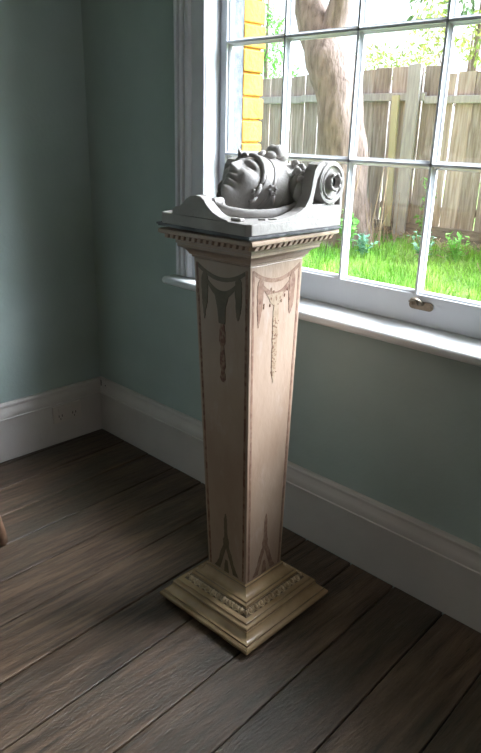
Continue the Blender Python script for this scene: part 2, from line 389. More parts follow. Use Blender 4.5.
for k in range(4):
    dark=(k in (0,3)); T=ZT
    A=M['orn_dark'] if dark else M['orn_pink']
    m=MB(); # upper swag line and main draped swag
    cols=[]
    for i in range(25):
        t=-1+2*i/24; u=t*.094; s=T-.020-.030*(1-t*t); cols.append((u,s-.006-random.uniform(0,.001),s+.006))
    hband(m,k,cols)
    cols=[]
    for i in range(25):
        t=-1+2*i/24; u=t*.066; s=T-.052-.042*(1-abs(t)**1.8); wd=.006+.010*(1-abs(t)); cols.append((u,s-wd-random.uniform(0,.002),s+wd*.7))
    hband(m,k,cols,.0009); m.build('painted_swag',A,ped)
    for sx in (-1,1):
        m=MB(); c=.068*sx
        decal(m,k,rows([(c-.004,c+.006,T-.036),(c-.012,c+.012,T-.050),(c-.014,c+.012,T-.085),(c-.012,c+.009,T-.125),(c-.009,c+.002,T-.150),(c-.006,c-.003,T-(.178 if sx<0 else .160))],5,.0012),.0011)
        m.build('painted_drape_tail',A,ped)
    m=MB()
    if k==1 or k==2: decal(m,k,rows([(-.040,.030,T-.088),(-.026,.018,T-.112),(-.010,.012,T-.125),(-.010,.012,T-.22),(-.009,.013,T-.285),(-.006,.011,T-.32),(-.001,.004,T-.355),(.000,.002,T-.365)],6,.0018),.0013); m.build('painted_pendant',M['orn_ochre'] ,ped)
    else: decal(m,k,rows([(-.030,.030,T-.090),(-.018,.016,T-.13),(-.013,.012,T-.18)],6,.001),.0013); m.build('painted_pendant',A,ped)
    m=MB()
    if k==1 or k==2:
        for q in range(70):
            z=T-random.triangular(.10,.36,.29); u=random.uniform(-.010,.013); w_=random.uniform(.0015,.004); hh=random.uniform(.002,.007)
            decal(m,k,[(u-w_*.3,u+w_*.3,z),(u-w_,u+w_,z-hh*.5),(u-w_*.2,u+w_*.2,z-hh)],.0017)
        for q in range(14):
            z=T-random.uniform(.05,.12); u=random.uniform(-.07,.07); decal(m,k,[(u-.001,u+.001,z),(u-.003,u+.002,z-.004),(u-.001,u+.001,z-.009)],.0017)
        m.build('chipped_paint',M['orn_red'],ped)['kind']='stuff'
    else:
        decal(m,k,rows([(-.006,.008,T-.18),(-.012,.013,T-.21),(-.013,.012,T-.235),(-.006,.006,T-.25),(-.010,.011,T-.28),(-.011,.012,T-.31),(-.005,.006,T-.325),(-.009,.010,T-.335),(-.012,.012,T-.350),(-.004,.004,T-.362)],4,.001),.0013)
        m.build('painted_bellflower',M['orn_red'] if k==0 else A,ped)
    m=MB()
    for sx in (-1,1):
        r=[]
        for i in range(60):
            z=T-.012-(T-ZB-.02)*i/59; h=HB+(HT-HB)*(z-ZB)/(ZT-ZB)
            a=(h-.013)*sx; r.append((a-.0035-random.uniform(0,.001),a+.0035+random.uniform(0,.001),z))
        decal(m,k,r)
    m.build('painted_border',M['orn_pink'] if not dark else M['orn_red'],ped)
    # lower ornament: a spire that forks into two spreading feet
    m=MB(); B=ZB
    decal(m,k,rows([(-.0015,.0015,B+.235),(-.007,.006,B+.215),(-.008,.007,B+.17),(-.007,.009,B+.145),(-.014,.014,B+.13),(-.012,.012,B+.112),(-.017,.017,B+.10)],5,.001))
    for sx in (-1,1):
        decal(m,k,rows([tuple(sorted((sx*a,sx*b)))+(B+z,) for a,b,z in ((.000,.017,.100),(.007,.026,.080),(.017,.034,.050),(.026,.046,.025),(.030,.056,.010))],5,.001))
    decal(m,k,rows([(-.004,.004,B+.055),(-.009,.009,B+.035),(-.011,.011,B+.012),(-.011,.011,B+.006)],4,.001),.0006)
    m.build('painted_spire',M['orn_dark'] if dark else M['orn_pink'],ped)
# cap
sq(MB(),[(HT-.004,1.2072),(.1145,1.2073),(.1165,1.209),(.1165,1.213),(.119,1.215),(.122,1.216),(.124,1.222),(.129,1.229),(.137,1.234),(.144,1.237),(.1455,1.238),(.1455,1.246),(.149,1.248),(.149,1.256),(.152,1.258),(.155,1.2595),(.160,1.2605),(.160,1.262)]).build('capital_moulding',M['cream'],ped,smooth=25)
sq(MB(),[(.158,1.2621),(.162,1.2625),(.168,1.273),(.171,1.2745)]).build('dentil_ground',M['shadowline'],ped)  # dark backing paints the shade between the dentils
dn=MB()
for k in range(4):
    R=Matrix.Rotation(k*PI/2,4,'Z')
    for i in range(15):
        t=(i-7)*.0225
        b=MB(); vs=[]
        for (y,z,sh) in ((-.160,1.2622,-.003),(-.1745,1.2626,-.003),(-.1785,1.2745,.004),(-.160,1.2745,.004)):
            vs+=[(t-.0072+sh,y,z),(t+.0072+sh,y,z)]
        b.add(vs,[(0,1,3,2),(2,3,5,4),(4,5,7,6),(6,7,1,0),(0,2,4,6),(1,3,5,7)])
        dn.add([R@Vector(v) for v in b.v],b.f)
dn.build('dentil_band',M['cream'],ped,bevel=.0015)
sq(MB(),[(.170,1.2746),(.180,1.2747),(.183,1.277),(.184,1.282),(.183,1.287),(.179,1.289)]).build('cap_slab',M['cream'],ped,smooth=25)

# ------------------------------------------------------------------ slate
PX,PY=1.508,-.457
random.seed(9)
def ragged(cx,cy,hx_,hy_,n,j):
    pts=[]
    for sx,sy,dx,dy in ((-1,-1,1,0),(1,-1,0,1),(1,1,-1,0),(-1,1,0,-1)):
        for i in range(n):
            t=2*i/n; x=(sx+dx*t)*hx_; y=(sy+dy*t)*hy_
            pts.append((cx+x+random.uniform(-j,j),cy+y+random.uniform(-j,j)))
    return pts
sl=tag(empty('slate_slab',(PX,PY,1.2915)),'thin dark broken slate slab lying between pedestal and carved keystone','slate')
MB().prism(ragged(0,0,.183,.183,12,.003),'z',0,.004).build('lower_sheet',M['slate'],sl)
MB().prism(ragged(.001,.0,.187,.186,14,.004),'z',.0042,.0095).build('upper_sheet',M['slate'],sl)

# ------------------------------------------------------------------ keystone sculpture
ZK=1.3015
ks=tag(empty('carved_keystone',(1.517,-.455,ZK)),'grey carved keystone with helmeted face and scrolls, lying on the slate','sculpture')
KI=Matrix.Translation(-Vector((1.517,-.455,ZK)))
def kb(m,name,mt=None,smooth=False,bevel=0,parent=None,weld=False):
    m.v=[tuple(KI@Vector(v)) for v in m.v]
    return m.build(name,mt or M['plaster'],parent or ks,smooth=smooth,bevel=bevel,weld=weld)
X0,X1,Y0,Y1=1.347,1.690,-.648,-.268
ZS=1.332
kb(MB().prism([(X0,Y0+.004),(X0+.004,Y0),(X1-.012,Y0),(X1,Y0+.012),(X1,Y1),(X0,Y1)],'z',ZK,ZS),'base_block',bevel=.004)
# front crest (hump)
hp=[(1.392,1.330),(1.396,1.345),(1.408,1.352),(1.424,1.354),(1.436,1.362),(1.450,1.375),(1.468,1.384),(1.490,1.388),(1.508,1.386),(1.522,1.378),(1.536,1.364),(1.556,1.350),(1.580,1.341),(1.612,1.334),(1.62,1.330)]
kb(MB().prism(hp,'y',-.646,-.612),'front_crest',bevel=.004)
kb(MB().lathe([(.004,-.001),(.0105,0),(.0115,.004),(.0115,.030),(.0105,.034),(.004,.035)],(1.521,-.612,1.371),(0,1,0),20),'crest_curl',smooth=40)
def arc(n,f): return [f(i/(n-1)) for i in range(n)]
for sx in (1,-1):
    def mx_(x): return 1.517+sx*(x-1.517)
    # collar moulding sweeping from crest round the neck
    for (off,r,nm) in ((0,.0085,'collar_moulding'),(.020,.006,'collar_bead')):
        pts=[(1.505,-.612,1.368),(1.530,-.606,1.360),(1.555,-.590,1.350),(1.585,-.560,1.344),(1.612,-.520,1.342),(1.630,-.475,1.345),(1.640,-.43,1.353),(1.642,-.395,1.366)]
        pts=[(mx_(x-off*.9),y+off*.8,z-off*.25) for x,y,z in pts]
        kb(MB().tube(pts,r,10,1.5),nm,smooth=True)
    # side plate: bottom rail, rear post, arm, web
    xo,xi=mx_(1.690),mx_(1.655)
    a=[]; b=[]
    armo=[(-.640,ZS),(-.600,1.333),(-.542,1.335),(-.491,1.341),(-.455,1.350),(-.432,1.362),(-.420,1.377),(-.412,1.393),(-.407,1.412),(-.404,1.431),(-.398,1.455),(-.386,1.470),(-.365,1.477)]
    armi=[(-.345,1.468),(-.372,1.452),(-.386,1.432),(-.391,1.411),(-.396,1.392),(-.402,1.3695),(-.403,1.3665),(-.330,1.3665),(-.330,1.3600),(-.268,1.3600),(-.268,ZS-.001)]
    kb(MB().prism(armo+armi+[(-.64,ZS-.001)],'x',xi,xo),'scroll_arm',bevel=.002)
    kb(MB().prism([(-.352,1.3600),(-.303,1.3600),(-.303,1.40),(-.345,1.40)],'x',xi,xo),'scroll_web',bevel=.002)
    kb(MB().box(-.0,0,0,0,0,0) if 0 else MB().box(min(xi,xo),max(xi,xo),-.279,-.268,1.359,1.42),'rear_post',bevel=.002)
    xb0,xb1=sorted((mx_(1.652),mx_(1.657)))
    kb(MB().prism([(-.40,1.34),(-.27,1.34),(-.27,1.45),(-.36,1.45)],'x',xb0,xb1),'recess_panel')
    # volute with spiral ridge
    vc=(mx_(1.655),-.325,1.421)
    kb(MB().lathe([(.050,-.002),(.057,.002),(.058,.034),(.055,.039),(.048,.040),(.044,.036),(.030,.034),(.004,.034)],vc,(sx,0,0),40),'volute',smooth=40)
    pts=[];rr=[]
    for i in range(50):
        t=i/49; a_=PI*1.15-t*PI*2.6; r=.051-.016*t
        pts.append((mx_(1.6935),-.325+r*math.cos(a_),1.421+r*math.sin(a_))); rr.append(.0028-.001*t)
    kb(MB().tube(pts,rr,8,up=Vector((1,0,0))),'volute_spiral',smooth=True)
    # rosette: deep eye cup ringed with petals
    kb(MB().lathe([(.024,0),(.0245,.010),(.0225,.017),(.0195,.0175),(.0175,.014),(.015,.002),(.001,.0005)],(mx_(1.689),-.323,1.424),(sx,0,0),24),'rosette_cup',smooth=50)
    rs=MB()
    for i in range(7):
        t=2*PI*i/7+.3; q=Matrix.Rotation(t,3,'X')
        rs.ball((mx_(1.704),-.323+.0215*math.cos(t),1.424+.0215*math.sin(t)),(.0045,.0050,.0075),10,q)
    kb(rs,'rosette_petals',smooth=True)
    kb(MB().lathe([(.0150,0),(.0003,.0012)],(mx_(1.6915),-.323,1.424),(sx,0,0),16),'rosette_cup_shade',M['black'])  # black disc painting the shade at the bottom of the cup
# barrel joining the volutes, behind the foliage
kb(MB().lathe([(.046,0),(.046,.27)],(1.382,-.318,1.412),(1,0,0),32),'scroll_barrel',smooth=40)
kb(MB().prism([(-.41,1.33),(-.275,1.33),(-.275,1.43),(-.33,1.445),(-.38,1.40)],'x',1.385,1.65),'neck_backing',bevel=.004)
# acanthus foliage curling over between helmet and scrolls
def leafcurl(c,hgt,curl,rad,sx):
    pts=[];rr=[]
    for i in range(14):
        t=i/13; pts.append((c[0]+sx*.010*math.sin(t*3),c[1]-.02*math.sin(t*PI)+.0,c[2]+hgt*t)); rr.append(rad*(.7+.5*math.sin(t*PI)))
    top=Vector(pts[-1])
    for i in range(1,14):
        a_=PI/2+i/13*PI*1.6; q=curl*(1-i/22)
        pts.append((top.x+sx*(q+q*math.cos(a_+PI/2*0)) *1.0 if 0 else top.x+sx*(math.cos(PI-i/13*PI*1.7)*q+q),top.y-.004,top.z+math.sin(i/13*PI*1.7)*q)); rr.append(rad*(1-.5*i/13))
    return MB().tube(pts,rr,8,.6,up=Vector((0,1,0)))
fo=MB(); random.seed(77)
for sx in (-1,1):
    for x,y,z,h_,c_,r_,s_ in ((.118,-.392,1.350,.072,.009,.012,1),(.100,-.372,1.352,.090,.009,.013,-1),(.082,-.352,1.36,.092,.009,.013,1),(.060,-.335,1.38,.080,.009,.012,-1),(.110,-.350,1.35,.092,.009,.013,1),(.120,-.372,1.35,.085,.008,.011,-1)):
        b=leafcurl((1.517+sx*x,y,z),h_,c_,r_,s_*sx); fo.add(b.v,b.f)
    for q in range(26):
        t=random.random(); fo.ball((1.517+sx*(.065+.055*t+random.uniform(-.008,.008)),-.345-.040*t+random.uniform(-.01,.01),random.uniform(1.37,1.455)),(random.uniform(.007,.013),.009,random.uniform(.008,.018)),8,Matrix.Rotation(random.uniform(-1,1),3,'Y'))
kb(fo,'acanthus_foliage',smooth=True)
# helmet: coronal bands round the head
AX=Vector((0,.87,-.49)); HO=Vector((1.507,-.452,1.405))
def clampz(m): m.v=[(v[0],v[1],max(v[2],ZS-.01)) for v in m.v]; return m
hprof=[(r*(1.0 if t<.012 else 1.045),t) for r,t in [(.070,-.030),(.078,-.029),(.082,-.020),(.084,-.012),(.084,-.006),(.0885,-.004),(.0895,0),(.0885,.004),(.084,.006),(.088,.016),(.093,.026),(.098,.031),(.1005,.034),(.1005,.038),(.0965,.040),(.099,.050),(.103,.060),(.108,.066),(.111,.072),(.109,.078),(.100,.081),(.096,.085),(.092,.10),(.08,.125),(.05,.145),(.01,.15)]]
kb(clampz(MB().lathe(hprof,HO,AX,72,sx=.97,e1=(1,0,0))),'helmet',smooth=38)
# star buckle on the strap
bc=Vector((1.5985,-.462,1.402)); nrm=Vector((.88,-.42,.12)).normalized(); e=nrm.cross(Vector((0,0,1))).normalized(); u_=e.cross(nrm)
st_=MB(); ring=[]
n=12; vs=[]; 
for lay,(ra,rb,t) in enumerate(((.0155,.0105,-.006),(.0155,.0105,.006),(.0075,.0055,.007),(.006,.005,.002))):
    for i in range(n):
        r=ra if i%2==0 else rb; a_=2*PI*i/n; vs.append(bc+nrm*t+e*(r*math.cos(a_))+u_*(r*math.sin(a_)))
fs=[]
for l in range(3):
    for i in range(n): fs.append((l*n+i,l*n+(i+1)%n,(l+1)*n+(i+1)%n,(l+1)*n+i))
fs.append(tuple(range(3*n,4*n))); st_.add(vs,fs); kb(st_,'star_buckle',bevel=.0008)
kb(MB().tube([bc-u_*.012+nrm*.000,bc-u_*.026-nrm*.001,bc-u_*.040-nrm*.006],[.007,.0065,.005],8,.4,up=nrm),'strap_end',smooth=True)
# crest knob on top and small boss in front of it
cr=MB(); cr.lathe([(.002,-.026),(.014,-.024),(.019,-.012),(.017,0),(.019,.012),(.014,.024),(.002,.026)],(1.505,-.352,1.4965),(1,0,0),20); cr.ball((1.505,-.330,1.484),(.024,.024,.018),14); cr.ball((1.505,-.372,1.487),(.020,.018,.012),12)
kb(cr,'crest_knob',smooth=True)
kb(MB().ball((1.508,-.414,1.492),(.012,.014,.007),12,Matrix.Rotation(.5,3,'X')),'helmet_boss',smooth=True)
# ---- face: one continuous sculpted surface
al=math.radians(36); UP=Vector((0,math.cos(al),math.sin(al))); FW=Vector((0,-math.sin(al),math.cos(al))); RT=Vector((1,0,0))
yq=Matrix.Rotation(math.radians(3),3,UP); FW=yq@FW; RT=yq@RT
HC=Vector((1.507,-.470,1.398))
def G(x,s): return math.exp(-(x/s)**2)
def sst(a,b,x):
    t=max(0,min(1,(x-a)/(b-a))); return t*t*(3-2*t)
bm=bmesh.new(); bmesh.ops.create_icosphere(bm,subdivisions=6,radius=1)
for v in bm.verts:
    x,y,z=v.co
    X=x*.068; Y=y*.094; Z=z*.078
    if Y<0: X*=1-.34*sst(0,.09,-Y); 
    if z>0:
        Z=Z*(1-.10*sst(.0,.094,-Y))
        w_=sst(0,.35,z)
        ax=abs(X); d=0
        d+= .0065*G(Y-.031,.0085)*G(ax-.028,.022)                   # brow ridge
        d+=-.0150*G(Y-.013,.0100)*G(ax-.031,.0150)                  # socket
        d+= .0090*G(Y-.011,.0068)*G(ax-.031,.0110)                  # eyeball
        d+=-.0035*G(Y-.004,.0018)*G(ax-.031,.012)                   # lid creases
        d+=-.0035*G(Y-.0190,.0020)*G(ax-.031,.013)
        d+= .0060*G(Y+.016,.018)*G(ax-.040,.014)                    # cheekbone
        tt=max(0,min(1,(.024-Y)/.040)); hgt=.006+.0150*tt**1.3; wid=.0060+.0038*tt
        ins=sst(-.0225,-.0160,Y)*sst(.040,.024,Y)
        d+= hgt*G(X,wid)*ins                                        # nose
        d+= .0060*G(Y+.0125,.0052)*G(ax-.0100,.0048)                # wings
        d+= .0085*G(Y+.0315,.0040)*G(X,.018)                        # lips
        d+=-.0130*G(Y+.0385,.0030)*G(X,.019)
        d+= .0100*G(Y+.0460,.0044)*G(X,.016)
        d+=-.0055*G(Y+.0555,.0048)*G(X,.020)
        d+= .0170*G(Y+.0700,.0125)*G(X,.020)                        # chin
        d+=-.0035*G(Y+.036,.008)*G(ax-.025,.006)
        Z+=d*w_
    v.co=HC+RT*X*1.0+UP*Y+FW*Z
    v.co=KI@v.co
for f in bm.faces: f.smooth=True
me=bpy.data.meshes.new('face'); bm.to_mesh(me); bm.free(); me.materials.append(M['plaster'])
fo_=bpy.data.objects.new('face',me); COL.objects.link(fo_); fo_.parent=ks
def HL(x,y,z): return HC+RT*x+UP*y+FW*z
# hair locks framing the face, ear curls
for sx in (-1,1):
    h=MB()
    for j,(pts,r) in enumerate([
      ([(.004,.052,.074),(.018,.058,.070),(.034,.056,.062),(.049,.047,.051),(.060,.032,.040),(.066,.014,.030),(.066,-.004,.025)],.0065),
      ([(.010,.064,.062),(.028,.066,.055),(.046,.058,.045),(.060,.042,.034),(.068,.022,.024),(.070,.000,.018)],.0065),
      ([(.066,-.002,.026),(.071,-.014,.024),(.072,-.027,.020),(.067,-.036,.016),(.061,-.033,.020),(.060,-.024,.026)],.0055),
      ([(.067,-.034,.010),(.066,-.048,.008),(.060,-.056,.010)],.005)]):
        P=[HL(sx*a,b,c) for a,b,c in pts]; n_=len(P)
        h.tube(P,[r*(.7+.5*math.sin(PI*(i+.5)/n_)) for i in range(n_)],8)
    kb(h,'hair_locks',smooth=True)
h=MB()
for i in range(7):
    t=(i-3)/3; h.tube([HL(-.03+.0*t-.012*t*0+ -.012*i*.35,.052+.002*i,.068-.004*i),HL(-.034-.005*i,.058+.003*i,.082-.006*i),HL(-.040-.005*i,.066+.003*i,.084-.007*i)],[.006,.005,.001],6)
kb(h,'hair_tuft',smooth=True)
# loose chips of plaster on the block's front ledge
for i,(x,y,s) in enumerate(((1.622,-.618,.016),(1.655,-.560,.011),(1.668,-.535,.012))):
    q=random.uniform(0,1); b=MB().box(-s,s,-s*.6,s*.6,0,s*.5); R=Matrix.Rotation(q,3,'Z')
    b.v=[tuple(R@Vector(v)) for v in b.v]
    o=b.build('plaster_chip',M['plaster'],bevel=.002); o.location=(x,y,ZS+.0005)
    tag(o,['largest square plaster chip lying on keystone ledge, nearest its front corner','small plaster chip on keystone ledge, left one of the close pair','small plaster chip on keystone ledge, right one of the close pair'][i],'plaster chip','plaster chips on the keystone ledge')

# ------------------------------------------------------------------ stool at left edge (one foot enters the picture)
sx_,sy_=.440,-1.075
so=tag(empty('wooden_stool',(sx_,sy_,0)),'worn brown timber stool at the left edge, one foot in view','stool')
so.rotation_euler=(0,0,0)
for a,b in ((1,1),(1,-1),(-1,1),(-1,-1)):
    MB().tube([(a*.196,b*.172,.012),(a*.195,b*.172,.05),(a*.190,b*.168,.10),(a*.178,b*.158,.18),(a*.155,b*.14,.30),(a*.150,b*.135,.43)],[.022,.019,.015,.015,.017,.020],12).build('leg',M['stool'],so,smooth=True)
    MB().lathe([(.018,0),(.022,.006),(.022,.013)],(a*.196,b*.172,0.0005),(0,0,1),12).build('foot',M['stool'],so,smooth=40)
MB().box(-.18,.18,-.165,.165,.43,.455).build('seat',M['stool'],so,bevel=.008)
for b in (-1,1): MB().tube([(-.162,b*.147,.2),(.162,b*.147,.2)],.009,8).build('stretcher',M['stool'],so,smooth=True)

# ------------------------------------------------------------------ outside
def gz(x,y): return .18+.105*y+.02*math.sin(x*2.1+y)+.01*math.sin(x*5.3)
gd=MB(); nx,ny=60,40; vs=[];fs=[]
for j in range(ny+1):
    for i in range(nx+1):
        x=-9+18*i/nx; y=.29+12*j/ny; vs.append((x,y,gz(x,min(y,4.2))))
for j in range(ny):
    for i in range(nx): a=j*(nx+1)+i; fs.append((a,a+1,a+nx+2,a+nx+1))
gd.add(vs,fs); st(gd.build('ground',M['lawn'],smooth=True))
random.seed(21); gr=MB()
for q in range(34000):
    y=3.85-2.2*random.random()**1.15; x=random.uniform(-3.0,1.6)
    z=gz(x,y); hh=random.uniform(.03,.085)*(1.3 if noise.noise(Vector((x*2,y*2,0)))>.0 else .8)
    if noise.noise(Vector((x*3,y*3,4)))>.38: hh*=.4
    a=random.uniform(0,2*PI); w_=random.uniform(.003,.006); dx,dy=math.cos(a)*w_,math.sin(a)*w_; l=random.uniform(-.04,.04); l2=random.uniform(-.04,.04)
    gr.tone=random.uniform(-1,1)
    gr.add([(x-dx,y-dy,z-.005),(x+dx,y+dy,z-.005),(x+l,y+l2,z+hh)],[(0,1,2)])
tag(gr.build('lawn_grass',M['grass'],tone=True),'bright green unmown grass growing between window and fence','grass',kind='stuff')

# fence
FY=4.0
fe=tag(empty('paling_fence',(0,FY,.5)),'old grey timber paling fence with gaps, standing behind the lawn','fence')
random.seed(33)
pal=MB(); x=-5.2; i=0; W=.178
def topz(x): return 2.10 if x<-2.3 else (2.105+.03*(x+2.3)/1.1 if x<-1.2 else (2.137 if x<-.56 else (2.075 if x<-.30 else 2.085)))
xs=[]
while x<3.0:
    wv=random.uniform(.150,.172); gap=random.choice((.004,.007,.013,.009)); lean=random.uniform(-.010,.010)
    if .10<x<.26: x+=.16; continue
    pal.tone=random.uniform(-1,1); t=topz(x)-FY*0+random.uniform(-.012,.008); b_=.66
    vs=[];n_=6
    for k in range(n_+1):
        z=b_+(t-b_)*k/n_; e1=random.uniform(-.003,.003); e2=random.uniform(-.003,.003); l=lean*k/n_
        vs+=[(x+e1+l,FY,z),(x+wv+e2+l,FY,z+(random.uniform(-.006,.006) if k==n_ else 0)),(x+wv+e2+l,FY+.016,z),(x+e1+l,FY+.016,z)]
    fs=[(k*4+j,k*4+(j+1)%4,k*4+4+(j+1)%4,k*4+4+j) for k in range(n_) for j in range(4)]+[(0,1,2,3),(n_*4,n_*4+1,n_*4+2,n_*4+3)]
    pal.add([(a,b-FY,c-.5) for a,b,c in vs],fs)
    x+=wv+gap
pal.build('palings',M['fence'],fe,tone=True)
m=MB(); m.tone=.8
m.box(-5.2,-2.0,-.05,-.001,1.335,1.405); m.box(-2.0,-.55,-.05,-.001,1.345,1.415); m.box(-.55,3.0,-.05,-.001,1.32,1.385)
m.build('upper_rail',M['fencepost'],fe,bevel=.006)
m=MB(); m.box(-5.2,3.0,.0165,.06,.36,.43); m.build('lower_rail',M['plinth'],fe,bevel=.006)
def fpost(x,z1,wd=.13): 
    m=MB(); m.prism([(x-wd/2,-.1),(x+wd/2,-.1),(x+wd/2,z1-.5),(x+wd/2-.02,z1-.495),(x-wd/2,z1-.503)],'y',-.085,-.051); m.build('post',M['fencepost'],fe,bevel=.006)
for x,z in ((-.66,2.15),(-3.2,2.12),(1.9,2.12)): fpost(x,z)
m=MB(); m.prism([(-.878,1.39),(-.808,1.395),(-.765,.20),(-.835,.20)],'y',-.075,-.051); m.build('batten',M['newpale'],fe)
m=MB(); m.box(-5.2,3.0,-.028,-.0005,.02,.245); m.build('plinth_board',M['plinth'],fe,bevel=.004)
# ochre board behind the gap in the palings
ob=tag(empty('ochre_board',(.30,FY+.25,.60)),'ochre board with white edge leaning behind the fence gap','board')
MB().box(-.24,.3,0,.02,.22,1.0).build('panel',M['ochre'],ob,bevel=.003)
m=MB(); m.box(-.265,-.24,-.004,.024,.20,1.0); m.box(-.265,.3,-.004,.024,-.0,.22); m.build('edging',M['white'],ob)

# tree
def trunk(m,pts,rad,n=20,seed=0):
    P=[];Rr=[]
    for (a,ra),(b,rb) in zip(list(zip(pts,rad))[:-1],list(zip(pts,rad))[1:]):
        for k in range(6):
            t=k/6; P.append(Vector(a).lerp(Vector(b),t)); Rr.append(ra+(rb-ra)*t)
    P.append(Vector(pts[-1])); Rr.append(rad[-1])
    o=len(m.v); m.tube(P,Rr,n)
    for i in range(o,len(m.v)):
        v=Vector(m.v[i]); c=P[min((i-o)//n,len(P)-1)]; d=(v-c)
        s=1+.16*noise.noise(Vector((v.x*7,v.y*7,v.z*2.2+seed)))+.08*noise.noise(Vector((v.x*22,v.y*22,v.z*6)))
        m.v[i]=tuple(c+d*s)
def leaves(m,c,r,n,size,droop=.5):
    for q in range(n):
        while True:
            p=Vector((random.uniform(-1,1),random.uniform(-1,1),random.uniform(-1,1)))
            if p.length<1: break
        p=Vector(c)+Vector((p.x*r[0],p.y*r[1],p.z*r[2]))
        d=Vector((random.gauss(0,1),random.gauss(0,1),random.gauss(-droop,1))).normalized(); s=d.orthogonal().normalized(); s=(Matrix.Rotation(random.uniform(0,PI),3,d)@s)
        L_=size*random.uniform(.6,1.3); w_=L_*.16
        m.tone=random.uniform(-1,1)
        m.add([p,p+d*L_*.5+s*w_,p+d*L_,p+d*L_*.5-s*w_],[(0,1,2,3)])
TY=3.4
tr=tag(empty('forked_tree',(-1.01,TY,.45)),'thick rough barked tree forking in two, in front of the fence','tree')
def tl(p): return (p[0]+1.01,p[1]-TY,p[2]-.45)
m=MB(); trunk(m,[tl(p) for p in ((-.97,TY,.42),(-.97,TY,.60),(-.98,TY,1.0),(-1.01,TY,1.4),(-1.08,TY,1.83),(-1.23,TY,2.18),(-1.30,TY,2.36))],[.34,.28,.235,.215,.205,.22,.19]); m.build('trunk',M['bark'],tr,smooth=True)
m=MB(); trunk(m,[tl(p) for p in ((-1.31,TY,2.25),(-1.43,TY,2.48),(-1.535,TY,2.68),(-1.72,TY+.1,3.1),(-1.9,TY+.2,3.7),(-2.0,TY+.4,4.4))],[.17,.155,.14,.13,.10,.05],seed=3); m.build('limb',M['bark'],tr,smooth=True)
m=MB(); trunk(m,[tl(p) for p in ((-1.27,TY,2.28),(-1.20,TY,2.47),(-1.15,TY,2.65),(-1.04,TY,3.1),(-.9,TY+.1,3.8),(-.85,TY+.2,4.5))],[.15,.11,.095,.085,.06,.04],seed=5); m.build('limb',M['bark'],tr,smooth=True)
random.seed(40)
m=MB()
for q in range(26):
    a=random.uniform(-2.2,.9); z=random.uniform(.5,1.1); x=-1.01+random.uniform(.0,.5); y=TY+random.uniform(-.1,.25)
    m.tone=random.uniform(-1,1); m.tube([tl((x,y,.5)),tl((x+random.uniform(-.05,.12),y,z*.75)),tl((x+random.uniform(-.12,.12),y+.03,z+.25))],[.008,.006,.003],5)
m.build('dead_climber',M['twig'],tr,tone=True)
m=MB()
for c,r,n_ in (((-.9,TY+.2,4.4),(.7,.6,.5),900),((-2.0,TY+.4,4.5),(.7,.6,.6),900)): leaves(m,tl(c),r,n_,.13)
m.build('foliage',M['leaf'],tr,tone=True)
# hanging leaf sprays behind: gum tree, shrubs over the fence
def bgtree(name,label,cat,x,y,h,rt,clumps,mt,size=.12,lean=0,grp=None):
    b0=gz(x,4.2); t=tag(empty(name,(x,y,b0)),label,cat,grp)
    m=MB(); trunk(m,[(0,0,-.05),(lean*.3,0,h*.35),(lean*.7,0,h*.7),(lean,0,h)],[rt,rt*.8,rt*.6,rt*.3],12,x)
    for c,r,n_ in clumps: trunk(m,[(lean*.5,0,h*.55),(c[0]*.6,c[1]*.6,(c[2]+h*.55)*.5),c],[rt*.4,rt*.25,rt*.1],8,x)
    m.build('trunk',M['bark'],t,smooth=True)
    m=MB()
    for c,r,n_ in clumps: leaves(m,c,r,n_,size)
    m.build('foliage',mt,t,tone=True); return t
bgtree('gum_tree','slender pale gum tree with drooping sparse leaves, behind the fence right of the forked tree','tree',-1.5,6.6,4.6,.05,
  [((-.5,0,2.6),(.45,.4,.45),200),((.3,0,2.5),(.5,.4,.55),160),((.6,.2,3.2),(.7,.5,.5),420),((-.4,.2,3.3),(.6,.5,.5),260),((0,0,4.0),(1.1,.7,.5),500)],M['leaf'],.13,.1)
bgtree('leafy_sapling','green sapling leafing above the fence at its left end, beside the yellow brickwork','tree',-3.85,5.4,2.6,.04,
  [((0,0,2.1),(.30,.3,.40),420),((.2,0,1.6),(.3,.3,.3),260),((-.1,0,2.7),(.3,.3,.4),160)],M['weed'],.08)
bgtree('yellow_shrub','yellow green shrub topping the fence at the middle of the window','shrub',-2.05,5.6,1.7,.03,
  [((0,0,1.80),(.55,.3,.13),260),((-.4,0,1.75),(.4,.3,.2),200),((.4,0,1.65),(.4,.3,.2),180)],M['leafy'],.07)
bgtree('bushy_shrub','bushy yellow green shrub rising over the fence at the right edge','shrub',-.75,5.1,1.9,.03,
  [((-.45,0,1.95),(.22,.25,.35),330),((.1,0,1.85),(.35,.3,.25),420),((.45,0,1.95),(.35,.3,.3),420)],M['leafy'],.07)
bgtree('tall_gum','tall grey leaved gum tree far behind the fence at upper right','tree',-1.1,8.5,5.4,.09,
  [((.4,0,3.9),(.7,.6,.5),620),((1.2,.2,3.3),(.7,.6,.6),560),((-.7,0,4.4),(.8,.6,.5),400),((.5,0,4.9),(1.2,.9,.5),700)],M['leaf'],.15,.2)
